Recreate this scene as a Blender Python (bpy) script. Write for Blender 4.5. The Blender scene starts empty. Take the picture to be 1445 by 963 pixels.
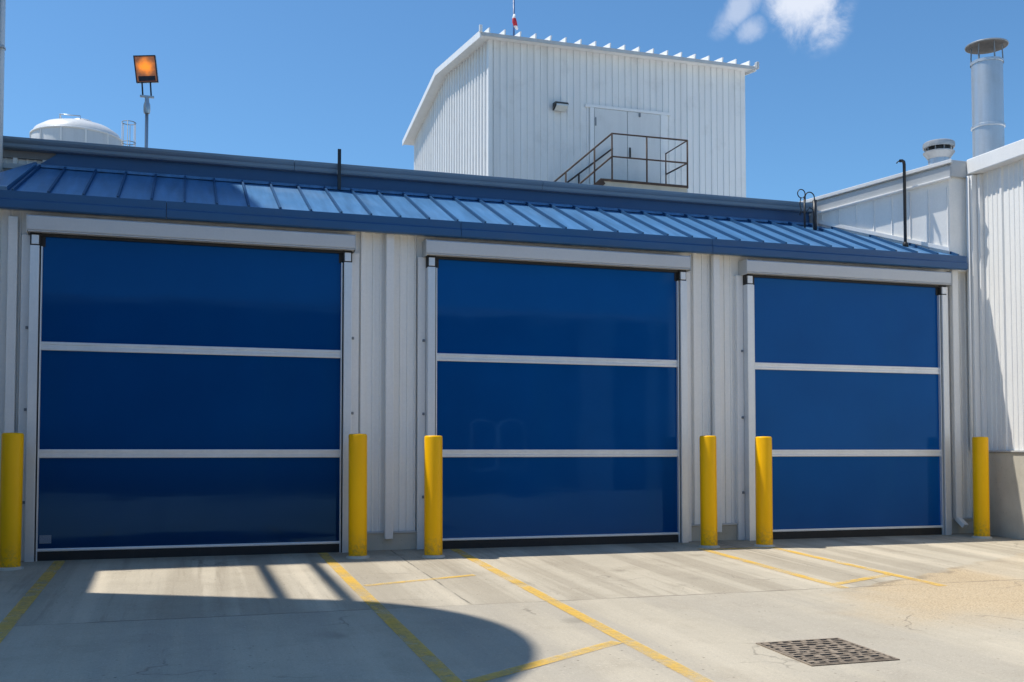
import bpy, bmesh, math, random
from mathutils import Vector, Matrix
random.seed(7)
S = bpy.context.scene
C = S.collection
PI = math.pi

# ------------------------------------------------------------------ node helpers
def new_mat(name):
    m = bpy.data.materials.new(name); m.use_nodes = True
    nt = m.node_tree
    return m, nt, nt.nodes['Principled BSDF']

def N(nt, typ, **kw):
    n = nt.nodes.new(typ)
    for k, v in kw.items():
        if k == 'inp':
            for i, val in v.items(): n.inputs[i].default_value = val
        else: setattr(n, k, v)
    return n

def link(nt, a, b): nt.links.new(a, b)

def math_n(nt, op, a, b=None, c=None, clamp=False):
    n = nt.nodes.new('ShaderNodeMath'); n.operation = op; n.use_clamp = clamp
    for i, v in enumerate((a, b, c)):
        if v is None: continue
        if isinstance(v, (int, float)): n.inputs[i].default_value = v
        else: link(nt, v, n.inputs[i])
    return n.outputs[0]

def smooth(nt, v, lo, hi, a=0.0, b=1.0):
    n = nt.nodes.new('ShaderNodeMapRange'); n.interpolation_type = 'SMOOTHSTEP'
    link(nt, v, n.inputs[0])
    n.inputs[1].default_value = lo; n.inputs[2].default_value = hi
    n.inputs[3].default_value = a; n.inputs[4].default_value = b
    return n.outputs[0]

def lin(nt, v, lo, hi, a=0.0, b=1.0):
    n = nt.nodes.new('ShaderNodeMapRange')
    link(nt, v, n.inputs[0])
    n.inputs[1].default_value = lo; n.inputs[2].default_value = hi
    n.inputs[3].default_value = a; n.inputs[4].default_value = b
    return n.outputs[0]

def mixc(nt, f, a, b, mode='MIX'):
    n = nt.nodes.new('ShaderNodeMix'); n.data_type = 'RGBA'; n.blend_type = mode
    if isinstance(f, (int, float)): n.inputs[0].default_value = f
    else: link(nt, f, n.inputs[0])
    for i, v in ((6, a), (7, b)):
        if isinstance(v, tuple): n.inputs[i].default_value = (*v, 1) if len(v) == 3 else v
        else: link(nt, v, n.inputs[i])
    return n.outputs[2]

def noise(nt, vec, scale, detail=4, rough=.55, sc=None, dist=0.0):
    if sc:
        mp = N(nt, 'ShaderNodeMapping'); mp.inputs['Scale'].default_value = sc
        link(nt, vec, mp.inputs[0]); vec = mp.outputs[0]
    n = N(nt, 'ShaderNodeTexNoise')
    n.inputs['Scale'].default_value = scale; n.inputs['Detail'].default_value = detail
    n.inputs['Roughness'].default_value = rough; n.inputs['Distortion'].default_value = dist
    link(nt, vec, n.inputs['Vector'])
    return n.outputs[0]

def wpos(nt):
    return N(nt, 'ShaderNodeNewGeometry').outputs['Position']

def bump(nt, bs, h, strength, dist=.01):
    b = N(nt, 'ShaderNodeBump'); b.inputs['Strength'].default_value = strength
    b.inputs['Distance'].default_value = dist
    link(nt, h, b.inputs['Height']); link(nt, b.outputs[0], bs.inputs['Normal'])

def painted(name, col, rough=.45, var=.12, dirt=(.25, .22, .18), dirt_amt=.25, metallic=0, streak=(5, 5, .35), bmp=.15, spec=.5):
    """painted sheet metal: streaky fade, patchy dirt, uneven gloss, faint oil canning"""
    m, nt, bs = new_mat(name)
    p = wpos(nt)
    n1 = noise(nt, p, 1.0, 5, .6, streak)
    n2 = noise(nt, p, 1.6, 6, .65)
    n3 = noise(nt, p, 38, 3, .6)
    c = mixc(nt, lin(nt, n1, .3, .7), tuple(x*(1-var) for x in col), tuple(min(1, x*(1+var)) for x in col))
    d = math_n(nt, 'MULTIPLY', smooth(nt, n2, .5, .78), dirt_amt)
    d2 = math_n(nt, 'MULTIPLY', smooth(nt, n1, .56, .75), dirt_amt*.6)
    c = mixc(nt, math_n(nt, 'MAXIMUM', d, d2), c, tuple(a*.5+b*.5*.8 for a, b in zip(col, dirt)))
    c = mixc(nt, lin(nt, n3, .3, .7, 0, .06), c, (.1, .1, .1))
    link(nt, c, bs.inputs['Base Color'])
    link(nt, lin(nt, n2, .3, .7, rough*.8, min(1, rough*1.25)), bs.inputs['Roughness'])
    bs.inputs['Metallic'].default_value = metallic
    bs.inputs['Specular IOR Level'].default_value = spec
    bump(nt, bs, noise(nt, p, 2.2, 2, .5), bmp, .02)
    return m

M = {}
M['white_siding'] = painted('white_siding', (.87, .86, .83), .42, .04, dirt_amt=.16)
M['tower_siding'] = painted('tower_siding', (.79, .785, .77), .45, .08, dirt_amt=.34, streak=(3.5, 3.5, .16))
M['white_trim'] = painted('white_trim', (.82, .815, .80), .38, .04, dirt_amt=.12)
M['grey_trim'] = painted('grey_trim', (.50, .51, .51), .42, .05, dirt_amt=.2)
M['headbox'] = painted('headbox', (.56, .575, .59), .35, .04, dirt_amt=.12, streak=(.4, 4, 4))
M['alu'] = painted('aluminium', (.74, .76, .78), .36, .05, dirt_amt=.10, metallic=.4)
M['steel'] = painted('galvanised', (.50, .54, .58), .36, .10, dirt_amt=.3, metallic=.65, streak=(6, 6, .6))
M['roof_blue'] = painted('roof_blue', (.075, .205, .400), .36, .24, dirt=(.35, .36, .36), dirt_amt=.18, streak=(11, 1.0, 1.0), spec=.42)
M['fascia_blue'] = painted('fascia_blue', (.020, .090, .225), .38, .08, dirt=(.2, .2, .2), dirt_amt=.15, streak=(.8, 3, 3))
M['gutter'] = painted('gutter_grey', (.17, .24, .31), .4, .10, dirt_amt=.3, streak=(.8, 3, 3))
M['seam_blue'] = painted('seam_blue', (.016, .075, .180), .5, .06, dirt=(.02, .06, .15), dirt_amt=.1, spec=.2)
M['dull_steel'] = painted('dull_steel', (.20, .225, .25), .5, .15, dirt_amt=.3)
M['cap_under'] = painted('cap_underside', (.075, .07, .065), .8, .3, dirt=(.35, .3, .25), dirt_amt=.6)
M['black'] = painted('black_rubber', (.012, .012, .013), .6, .2, dirt=(.2, .19, .17), dirt_amt=.3)
M['black_paint'] = painted('black_paint', (.014, .017, .022), .45, .1, dirt_amt=.1)
M['rust'] = painted('rusty_rail', (.050, .028, .018), .7, .35, dirt=(.30, .16, .07), dirt_amt=.55)
M['bronze'] = painted('lamp_bronze', (.05, .045, .04), .5, .1)
M['glass'] = painted('lamp_glass', (.62, .64, .62), .2, .05)
M['dark_plate'] = painted('dark_plate', (.012, .016, .035), .4, .1)
M['sticker'] = None

def mat_yellow():
    m, nt, bs = new_mat('bollard_yellow'); p = wpos(nt)
    n1 = noise(nt, p, 3, 5, .6, (1, 1, .5)); n2 = noise(nt, p, 26, 4, .7)
    c = mixc(nt, lin(nt, n1, .3, .7), (.95, .48, .0002), (.99, .54, .0005))
    z = N(nt, 'ShaderNodeSeparateXYZ'); link(nt, p, z.inputs[0])
    low = smooth(nt, z.outputs[2], .0, .28, 1, 0)
    c = mixc(nt, math_n(nt, 'MULTIPLY', low, math_n(nt, 'MULTIPLY', smooth(nt, n2, .42, .62), .5)), c, (.30, .21, .08))
    c = mixc(nt, smooth(nt, n2, .70, .76, 0, .5), c, (.36, .24, .06))
    top = smooth(nt, z.outputs[2], 1.228, 1.24, 0, .5)
    c = mixc(nt, math_n(nt, 'MULTIPLY', top, smooth(nt, n2, .4, .6)), c, (.5, .47, .4))
    link(nt, c, bs.inputs['Base Color'])
    link(nt, lin(nt, n2, .3, .7, .3, .5), bs.inputs['Roughness'])
    bs.inputs['Specular IOR Level'].default_value = .22
    bump(nt, bs, noise(nt, p, 9, 3, .5), .12, .01)
    return m
M['yellow'] = mat_yellow()

def mat_vinyl(name='blue_vinyl', k=1.0, foot_shade=.3, haze=0.0):
    """blue vinyl curtain, glossy and very slightly rippled"""
    m, nt, bs = new_mat(name); p = wpos(nt)
    n1 = noise(nt, p, .9, 4, .55); n2 = noise(nt, p, 1, 5, .6, (2.2, 1, .3)); n3 = noise(nt, p, 60, 3, .6)
    c = mixc(nt, lin(nt, n1, .3, .7), (.0006*k+haze*.4, .053*k+haze, .208*k+haze), (.001*k+haze*.4, .064*k+haze, .244*k+haze))  # haze: a reflected sheen painted into the base colour
    c = mixc(nt, smooth(nt, n2, .5, .75, 0, .25), c, (.004*k, .07*k, .215*k))
    c = mixc(nt, smooth(nt, n3, .62, .75, 0, .05), c, (.1, .13, .2))
    z = N(nt, 'ShaderNodeSeparateXYZ'); link(nt, p, z.inputs[0])
    shade_mix = math_n(nt, 'MULTIPLY', smooth(nt, z.outputs[2], .1, 1.5, foot_shade, 0), lin(nt, n1, .3, .7, .7, 1))  # shade painted in: the curtain darkens towards its foot
    c = mixc(nt, shade_mix, c, (.004, .012, .028))
    link(nt, c, bs.inputs['Base Color'])
    link(nt, lin(nt, n2, .3, .7, .02, .07), bs.inputs['Roughness'])
    bs.inputs['Specular IOR Level'].default_value = .42
    bs.inputs['Specular Tint'].default_value = (.22, .55, 1, 1)
    bump(nt, bs, math_n(nt, 'ADD', noise(nt, p, 1.3, 2, .4, (.7, 1, 1)), math_n(nt, 'MULTIPLY', noise(nt, p, 1, 2, .4, (.5, 1, 7)), .12)), .05, .05)
    return m
M['vinyl'] = mat_vinyl('blue_vinyl', 1.04, .2)
M['vinyl_dark'] = mat_vinyl('shaded_blue_vinyl', .88, .74)  # left door: shade put into a darker copy of the same blue
M['vinyl_pale'] = mat_vinyl('hazed_blue_vinyl', 1.2, .06, .002)  # right door: reflected haze put into a paler copy of the blue

def mat_concrete_wall():
    m, nt, bs = new_mat('cast_concrete'); p = wpos(nt)
    n1 = noise(nt, p, 1.7, 6, .65); n2 = noise(nt, p, 45, 4, .65); n3 = noise(nt, p, 4, 4, .6, (1.5, 1.5, .3))
    c = mixc(nt, lin(nt, n1, .3, .7), (.46, .43, .355), (.62, .58, .49))
    c = mixc(nt, smooth(nt, n3, .5, .72, 0, .3), c, (.36, .33, .27))
    c = mixc(nt, smooth(nt, n2, .62, .72, 0, .5), c, (.22, .20, .17))
    link(nt, c, bs.inputs['Base Color']); bs.inputs['Roughness'].default_value = .85
    bump(nt, bs, n2, .3, .006)
    return m
M['concrete_wall'] = mat_concrete_wall()

def mat_ground():
    m, nt, bs = new_mat('concrete_yard'); p = wpos(nt)
    sx = N(nt, 'ShaderNodeSeparateXYZ'); link(nt, p, sx.inputs[0]); X, Y = sx.outputs[0], sx.outputs[1]
    big = noise(nt, p, .45, 5, .6)
    mid = noise(nt, p, 2.1, 6, .65)
    fine = noise(nt, p, 55, 5, .7)
    grit = noise(nt, p, 190, 2, .6)
    st1 = noise(nt, p, 1, 3, .5, (2.3, .07, 1))
    st3 = noise(nt, p, 1, 4, .6, (1.5, .12, 1), .2)        # traffic streaks run towards the doors
    st2 = noise(nt, p, 1, 6, .7, (9, .45, 1))
    broom = noise(nt, p, 1, 3, .7, (60, 1.4, 1))
    c = mixc(nt, lin(nt, big, .3, .7), (.43, .395, .325), (.535, .49, .40))
    c = mixc(nt, smooth(nt, mid, .45, .75, 0, .55), c, (.36, .32, .255))
    # apron in front of the doors: darker tyre streaks and worn pale ones
    apron = smooth(nt, Y, -3.30, -3.24, .12, 1)
    far = math_n(nt, 'SUBTRACT', 1.0, apron)
    c = mixc(nt, math_n(nt, 'MULTIPLY', far, smooth(nt, st3, .46, .62, 0, .5)), c, (.345, .325, .29))
    c = mixc(nt, math_n(nt, 'MULTIPLY', far, smooth(nt, st3, .46, .34, 0, .3)), c, (.63, .58, .48))
    c = mixc(nt, math_n(nt, 'MULTIPLY', apron, smooth(nt, st1, .48, .56, 0, .48)), c, (.30, .265, .21))
    c = mixc(nt, math_n(nt, 'MULTIPLY', apron, smooth(nt, st2, .52, .68, 0, .55)), c, (.30, .265, .21))
    c = mixc(nt, math_n(nt, 'MULTIPLY', apron, smooth(nt, st1, .45, .37, 0, .38)), c, (.68, .615, .50))
    c = mixc(nt, smooth(nt, broom, .5, .72, 0, .10), c, (.24, .23, .20))
    # tan aggregate patch on the right
    def box(v, a, b, s):
        return math_n(nt, 'MULTIPLY', smooth(nt, v, a-s, a+s), smooth(nt, v, b-s, b+s, 1, 0))
    wob = lin(nt, noise(nt, p, .8, 5, .6), 0, 1, -1.1, 1.1)
    Xw = math_n(nt, 'ADD', X, wob); Yw = math_n(nt, 'ADD', Y, math_n(nt, 'MULTIPLY', wob, .7))
    edge = math_n(nt, 'SUBTRACT', math_n(nt, 'ADD', -3.43, math_n(nt, 'MULTIPLY', math_n(nt, 'SUBTRACT', X, 5.2), .47)), Y)
    edge = math_n(nt, 'ADD', edge, lin(nt, noise(nt, p, 2.2, 5, .65), 0, 1, -.28, .28))
    patch = math_n(nt, 'MULTIPLY', smooth(nt, edge, .0, .10), math_n(nt, 'MULTIPLY', box(Xw, 5.3, 30, .5), smooth(nt, Yw, -5.5, -4.3)))
    patch = math_n(nt, 'MULTIPLY', patch, smooth(nt, math_n(nt, 'ADD', X, math_n(nt, 'MULTIPLY', wob, .12)), 7.15, 7.5, 1, .35))
    rim = math_n(nt, 'MULTIPLY', patch, smooth(nt, edge, .10, .17, .55, 0))
    agg = mixc(nt, smooth(nt, noise(nt, p, 75, 3, .7), .38, .62), (.36, .265, .155), (.62, .49, .31))
    c = mixc(nt, math_n(nt, 'MULTIPLY', patch, lin(nt, fine, .3, .7, .55, .92)), c, agg)
    c = mixc(nt, math_n(nt, 'MULTIPLY', rim, smooth(nt, noise(nt, p, 3, 4, .6), .42, .6)), c, (.15, .13, .10))
    c = mixc(nt, smooth(nt, fine, .56, .70, 0, .45), c, (.22, .20, .165))
    c = mixc(nt, smooth(nt, fine, .43, .30, 0, .45), c, (.74, .675, .55))
    c = mixc(nt, lin(nt, grit, .35, .7, 0, .26), c, (.15, .14, .13))
    # grime along the foot of the wall, oil drips, small pop-outs
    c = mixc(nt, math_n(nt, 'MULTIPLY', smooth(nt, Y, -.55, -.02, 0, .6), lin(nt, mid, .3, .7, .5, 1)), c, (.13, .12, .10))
    drip = N(nt, 'ShaderNodeTexVoronoi'); drip.inputs['Scale'].default_value = 1.1; link(nt, p, drip.inputs['Vector'])
    dd_ = math_n(nt, 'ADD', drip.outputs['Distance'], lin(nt, noise(nt, p, 7, 4, .6), 0, 1, -.09, .09))
    c = mixc(nt, math_n(nt, 'MULTIPLY', smooth(nt, dd_, .06, .16, 1, 0), smooth(nt, noise(nt, p, .6, 3, .5), .48, .62, 0, .45)), c, (.14, .125, .10))
    pit = N(nt, 'ShaderNodeTexVoronoi'); pit.inputs['Scale'].default_value = 13; link(nt, p, pit.inputs['Vector'])
    c = mixc(nt, math_n(nt, 'MULTIPLY', smooth(nt, pit.outputs['Distance'], .05, .15, 1, 0), smooth(nt, noise(nt, p, 1.3, 3, .6), .50, .60, 0, .8)), c, (.12, .105, .085))
    # cracks: thin voronoi edges, only in patches
    vw = N(nt, 'ShaderNodeVectorMath', operation='ADD')
    nz = N(nt, 'ShaderNodeTexNoise'); nz.inputs['Scale'].default_value = 2.4; nz.inputs['Detail'].default_value = 6
    link(nt, p, nz.inputs['Vector'])
    link(nt, p, vw.inputs[0])
    sc = N(nt, 'ShaderNodeVectorMath', operation='SCALE'); sc.inputs['Scale'].default_value = .55
    link(nt, nz.outputs['Color'], sc.inputs[0]); link(nt, sc.outputs[0], vw.inputs[1])
    vo = N(nt, 'ShaderNodeTexVoronoi', feature='DISTANCE_TO_EDGE'); vo.inputs['Scale'].default_value = .55
    link(nt, vw.outputs[0], vo.inputs['Vector'])
    crack = math_n(nt, 'MULTIPLY', smooth(nt, vo.outputs['Distance'], .0, .008, 1, 0), smooth(nt, noise(nt, p, .7, 3, .5), .52, .60))
    # joints
    jit = lin(nt, noise(nt, p, 6, 3, .6), 0, 1, -.02, .02)
    def joint(v, at, w):
        d = math_n(nt, 'ABSOLUTE', math_n(nt, 'SUBTRACT', math_n(nt, 'ADD', v, jit), at))
        return smooth(nt, d, w*.4, w, 1, 0)
    j1 = joint(Y, -3.27, .016)
    j2 = math_n(nt, 'MULTIPLY', joint(X, 2.12, .013), smooth(nt, Y, -3.3, -3.25))
    j3 = math_n(nt, 'MULTIPLY', joint(X, 5.95, .011), smooth(nt, Y, -3.3, -3.25))
    j4 = joint(Y, -7.4, .016)
    jj = math_n(nt, 'MAXIMUM', math_n(nt, 'MAXIMUM', j1, j2), math_n(nt, 'MAXIMUM', j3, j4))
    jj = math_n(nt, 'MULTIPLY', jj, smooth(nt, noise(nt, p, 1.8, 4, .6), .36, .56, .25, 1))
    dark = math_n(nt, 'MAXIMUM', math_n(nt, 'MULTIPLY', crack, .42), math_n(nt, 'MULTIPLY', jj, .6))
    c = mixc(nt, dark, c, (.085, .078, .068))
    c = mixc(nt, 1.0, c, (1.035, 1.0, .945), "MULTIPLY")
    link(nt, c, bs.inputs['Base Color'])
    link(nt, lin(nt, mid, .3, .7, .78, .95), bs.inputs['Roughness'])
    bs.inputs['Specular IOR Level'].default_value = .3
    h = math_n(nt, 'ADD', math_n(nt, 'MULTIPLY', fine, .5), math_n(nt, 'MULTIPLY', broom, .35))
    h = math_n(nt, 'SUBTRACT', h, math_n(nt, 'MULTIPLY', dark, 1.4))
    bump(nt, bs, h, .6, .006)
    return m
M['ground'] = mat_ground()

def mat_line():
    """worn traffic paint: the bare concrete shows through"""
    m, nt, bs = new_mat('worn_yellow_paint'); p = wpos(nt)
    fine = noise(nt, p, 34, 5, .7); mid = noise(nt, p, 3.2, 5, .65); st = noise(nt, p, 1, 4, .6, (14, .8, 1))
    c = mixc(nt, lin(nt, mid, .3, .7), (.76, .45, .05), (.86, .57, .12))
    c = mixc(nt, smooth(nt, fine, .55, .72, 0, .3), c, (.48, .36, .17))
    link(nt, c, bs.inputs['Base Color']); bs.inputs['Roughness'].default_value = .75
    wear = math_n(nt, 'ADD', math_n(nt, 'MULTIPLY', fine, .30), math_n(nt, 'ADD', math_n(nt, 'MULTIPLY', mid, .80), math_n(nt, 'MULTIPLY', st, .25)))
    a = smooth(nt, wear, .50, .88, .80, .14)
    link(nt, a, bs.inputs['Alpha'])
    return m
M['line'] = mat_line()

def mat_sticker():
    m, nt, bs = new_mat('faded_sticker'); p = wpos(nt)
    sx = N(nt, 'ShaderNodeSeparateXYZ'); link(nt, p, sx.inputs[0])
    n = noise(nt, p, 1, 4, .7, (160, 1, 420))
    c = mixc(nt, smooth(nt, n, .45, .6), (.10, .14, .21), (.30, .36, .44))
    link(nt, c, bs.inputs['Base Color']); bs.inputs['Roughness'].default_value = .4
    return m
M['sticker'] = mat_sticker()

def mat_flood():
    """lamp glass lit from inside by a sodium burner"""
    m, nt, bs = new_mat('sodium_lamp_glass')
    tc = N(nt, 'ShaderNodeTexCoord').outputs['Object']
    ds = N(nt, 'ShaderNodeVectorMath', operation='DISTANCE'); ds.inputs[1].default_value = (0, -.03, .035)
    nz = N(nt, 'ShaderNodeTexNoise'); nz.inputs['Scale'].default_value = 9; link(nt, tc, nz.inputs['Vector'])
    link(nt, tc, ds.inputs[0])
    d = math_n(nt, 'ADD', ds.outputs['Value'], lin(nt, nz.outputs[0], .3, .7, -.03, .03))
    g = smooth(nt, d, .03, .19, 1, 0)
    bs.inputs['Base Color'].default_value = (.22, .12, .09, 1); bs.inputs['Roughness'].default_value = .25
    col = mixc(nt, g, (.30, .10, .03), (1.0, .27, .002))
    link(nt, col, bs.inputs['Emission Color'])
    link(nt, lin(nt, g, 0, 1, .5, 1.25), bs.inputs['Emission Strength'])
    return m
M['flood'] = mat_flood()

def mat_flag():
    m, nt, bs = new_mat('windsock_cloth'); tc = N(nt, 'ShaderNodeTexCoord').outputs['Object']
    sx = N(nt, 'ShaderNodeSeparateXYZ'); link(nt, tc, sx.inputs[0])
    c = mixc(nt, smooth(nt, sx.outputs[2], 1.68, 1.72), (.55, .03, .04), (.75, .75, .76))
    c = mixc(nt, smooth(nt, sx.outputs[2], 1.47, 1.50, 1, 0), c, (.75, .74, .75))
    link(nt, c, bs.inputs['Base Color']); bs.inputs['Roughness'].default_value = .8
    return m
M['flag'] = mat_flag()

def mat_iron():
    m, nt, bs = new_mat('cast_iron'); p = wpos(nt)
    n1 = noise(nt, p, 14, 5, .7); n2 = noise(nt, p, 60, 3, .6)
    c = mixc(nt, lin(nt, n1, .3, .7), (.13, .098, .07), (.33, .265, .195))
    c = mixc(nt, smooth(nt, n2, .6, .7, 0, .5), c, (.40, .34, .27))
    link(nt, c, bs.inputs['Base Color']); bs.inputs['Roughness'].default_value = .8
    return m
M['iron'] = mat_iron()
M['leaf'] = None

# ------------------------------------------------------------------ geometry helpers
class MB:
    def __init__(s): s.bm = bmesh.new(); s.smooth = False
    def box(s, x0, x1, y0, y1, z0, z1):
        v = [s.bm.verts.new(p) for p in ((x0,y0,z0),(x1,y0,z0),(x1,y1,z0),(x0,y1,z0),(x0,y0,z1),(x1,y0,z1),(x1,y1,z1),(x0,y1,z1))]
        for f in ((0,3,2,1),(4,5,6,7),(0,1,5,4),(1,2,6,5),(2,3,7,6),(3,0,4,7)): s.bm.faces.new([v[i] for i in f])
        return s
    def bar(s, a, b, w, h=None, up=(0, 0, 1)):
        """rectangular bar from a to b, w across and h along the up direction"""
        a, b = Vector(a), Vector(b); h = h or w
        d = (b-a).normalized(); upv = Vector(up)
        if abs(d.dot(upv)) > .99: upv = Vector((0, 1, 0))
        r = d.cross(upv).normalized(); u = r.cross(d).normalized()
        v = [s.bm.verts.new(q + r*i*w/2 + u*j*h/2) for q in (a, b) for i, j in ((-1,-1),(1,-1),(1,1),(-1,1))]
        for f in ((0,3,2,1),(4,5,6,7),(0,1,5,4),(1,2,6,5),(2,3,7,6),(3,0,4,7)): s.bm.faces.new([v[i] for i in f])
        return s
    def quad(s, *pts):
        s.bm.faces.new([s.bm.verts.new(p) for p in pts]); return s
    def tube(s, pts, r, n=12, cap=True, closed=False):
        pts = [Vector(p) for p in pts]; rings = []; prev = None
        m = len(pts)
        for i, p in enumerate(pts):
            if closed: d = (pts[(i+1) % m]-pts[i-1]).normalized()
            else: d = (pts[min(i+1, m-1)]-pts[max(i-1, 0)]).normalized()
            if prev is None:
                up = Vector((0,0,1)) if abs(d.z) < .9 else Vector((1,0,0))
                u = d.cross(up).normalized()
            else: u = (prev - d*prev.dot(d)).normalized()
            prev = u; w = d.cross(u)
            rr = r[i] if isinstance(r, (list, tuple)) else r
            rings.append([s.bm.verts.new(p + (u*math.cos(2*PI*k/n)+w*math.sin(2*PI*k/n))*rr) for k in range(n)])
        for i in range(m if closed else m-1):
            A, B = rings[i], rings[(i+1) % m]
            for k in range(n):
                f = s.bm.faces.new((A[k], A[(k+1)%n], B[(k+1)%n], B[k])); f.smooth = True
        if cap and not closed:
            s.bm.faces.new(rings[0][::-1]); s.bm.faces.new(rings[-1])
        return s
    def lathe(s, prof, c=(0, 0), n=40, hard=True):
        """profile of (r, z) round the vertical through c"""
        rings = []
        for r, z in prof:
            if r < 1e-5: rings.append([s.bm.verts.new((c[0], c[1], z))])
            else: rings.append([s.bm.verts.new((c[0]+r*math.cos(2*PI*k/n), c[1]+r*math.sin(2*PI*k/n), z)) for k in range(n)])
        for A, B in zip(rings, rings[1:]):
            for k in range(n):
                q = []
                for v in (A[k % len(A)], A[(k+1) % len(A)], B[(k+1) % len(B)], B[k % len(B)]):
                    if v not in q: q.append(v)
                if len(q) > 2:
                    f = s.bm.faces.new(q); f.smooth = True
        return s
    def prism(s, poly, z0, z1):
        """plan polygon raised from z0 to z1"""
        a = [s.bm.verts.new((*p, z0)) for p in poly]; b = [s.bm.verts.new((*p, z1)) for p in poly]
        s.bm.faces.new(a[::-1]); s.bm.faces.new(b)
        for i in range(len(poly)):
            j = (i+1) % len(poly); s.bm.faces.new((a[i], a[j], b[j], b[i]))
        return s
    def extrude_x(s, prof, x0, x1, sk0=0, sk1=0):
        """closed (y, z) profile run along X; sk skews an end by dx per dy"""
        a = [s.bm.verts.new((x0+sk0*y, y, z)) for y, z in prof]; b = [s.bm.verts.new((x1+sk1*y, y, z)) for y, z in prof]
        s.bm.faces.new(a[::-1]); s.bm.faces.new(b)
        for i in range(len(prof)):
            j = (i+1) % len(prof); s.bm.faces.new((a[i], a[j], b[j], b[i]))
        return s
    def siding(s, A, B, z0, z1, nrm, period=.3, prof=None, start=0.0):
        """ribbed sheet from plan point A to B; z0/z1 numbers or functions of plan (x, y)"""
        prof = prof or ((0, 0), (.008, .046), (.050, .046), (.058, 0), (.135, 0), (.140, .014), (.158, .014), (.163, 0), (.215, 0), (.220, .014), (.238, .014), (.243, 0))
        A, B = Vector(A), Vector(B); L = (B-A).length; d = (B-A)/L; n = Vector(nrm)
        us = [(0, 0)]; k = 0
        while True:
            base = k*period + start
            if base > L: break
            for u, o in prof:
                if 0 < base+u < L: us.append((base+u, o))
            k += 1
        us.append((L, 0))
        prev = None
        for u, o in us:
            q = A + d*u + n*o; w = A + d*u
            b = z0(w.x, w.y) if callable(z0) else z0; t = z1(w.x, w.y) if callable(z1) else z1
            cur = (s.bm.verts.new((q.x, q.y, b)), s.bm.verts.new((q.x, q.y, t)))
            if prev: s.bm.faces.new((prev[0], cur[0], cur[1], prev[1]))
            prev = cur
        return s
    def build(s, name, mat, parent=None, bevel=0, seg=2, autosmooth=None):
        bmesh.ops.recalc_face_normals(s.bm, faces=s.bm.faces)
        off = root_loc(parent)
        if off.length: bmesh.ops.translate(s.bm, verts=s.bm.verts, vec=-off)
        me = bpy.data.meshes.new(name); s.bm.to_mesh(me); s.bm.free()
        if autosmooth:
            for f in me.polygons: f.use_smooth = True
            try: me.set_sharp_from_angle(angle=math.radians(autosmooth))
            except Exception: pass
        o = bpy.data.objects.new(name, me); C.objects.link(o); me.materials.append(mat)
        o.parent = parent
        if bevel:
            b = o.modifiers.new('bevel', 'BEVEL'); b.width = bevel; b.segments = seg; b.limit_method = 'ANGLE'; b.angle_limit = math.radians(40)
        return o

def root_loc(o):
    v = Vector((0, 0, 0))
    while o is not None: v += o.location; o = o.parent
    return v

def tag(o, label=None, cat=None, group=None, kind=None):
    if label: o['label'] = label
    if cat: o['category'] = cat
    if group: o['group'] = group
    if kind: o['kind'] = kind
    return o

def thing(name, label, cat, loc=(0, 0, 0), group=None):
    o = bpy.data.objects.new(name, None); C.objects.link(o); o.location = loc
    o.empty_display_size = .2
    return tag(o, label, cat, group)

SL = .036
def gz(y): return SL*max(-14.0, min(0.0, y))

# ------------------------------------------------------------------ ground
g = MB()
ys = [400, 60, 2, 0, -.5, -1, -2, -4, -8, -14, -40, -400]
rows = [[g.bm.verts.new((x, y, gz(y))) for x in (-400, -20, -4, 4, 14, 30, 400)] for y in ys]
for a, b in zip(rows, rows[1:]):
    for i in range(len(a)-1): g.bm.faces.new((a[i], b[i], b[i+1], a[i+1]))
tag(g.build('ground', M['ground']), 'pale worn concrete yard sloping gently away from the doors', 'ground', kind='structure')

def stripe(p, q, w, label):
    """painted strip lying on the sloping yard"""
    p, q = Vector(p), Vector(q); d = (q-p).normalized(); n = Vector((-d.y, d.x))*w/2
    m = MB(); K = 8
    prev = None
    for i in range(K+1):
        c = p.lerp(q, i/K); cur = [m.bm.verts.new((*v, gz(v.y)+.004)) for v in (c-n, c+n)]
        if prev: m.bm.faces.new((prev[0], cur[0], cur[1], prev[1]))
        prev = cur
    o = m.build('painted_line', M['line']); tag(o, label, 'painted line', kind='structure')
stripe((-1.13, -.08), (-1.13, -8), .105, 'yellow line running out from the left jamb of the leftmost blue door')
stripe((1.385, -.05), (1.42, -8), .105, 'yellow line running out from the right jamb of the leftmost blue door')
stripe((2.80, -.05), (2.725, -8), .105, 'long yellow line running out from the left side of the middle blue door')
stripe((5.475, -.62), (5.43, -3.32), .10, 'short yellow line running out from the right side of the middle blue door')
stripe((6.33, -.66), (6.36, -3.42), .10, 'short yellow line running out from the left side of the rightmost blue door')
stripe((1.47, -2.21), (2.53, -1.86), .075, 'thin faded yellow cross stroke beside the pair of bollards')
stripe((1.50, -5.5), (2.68, -4.77), .095, 'yellow cross stroke meeting the long line in the foreground')
stripe((5.48, -3.10), (6.33, -2.74), .09, 'short yellow cross stroke joining the two right hand lines')
stripe((5.53, -.70), (6.28, -.70), .07, 'faded yellow stroke across the top of the two right hand lines')

# ------------------------------------------------------------------ main building with the three doors
WY = .10          # plane of the siding
wh = thing('warehouse', 'long white ribbed building with three blue roll doors under a blue metal canopy', 'building', (0, 0, 0))
doors = [(-1.34, 1.564), (2.611, 5.50), (6.524, 9.204)]
ED = .20          # jamb trim reaches this far past the curtain

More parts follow.
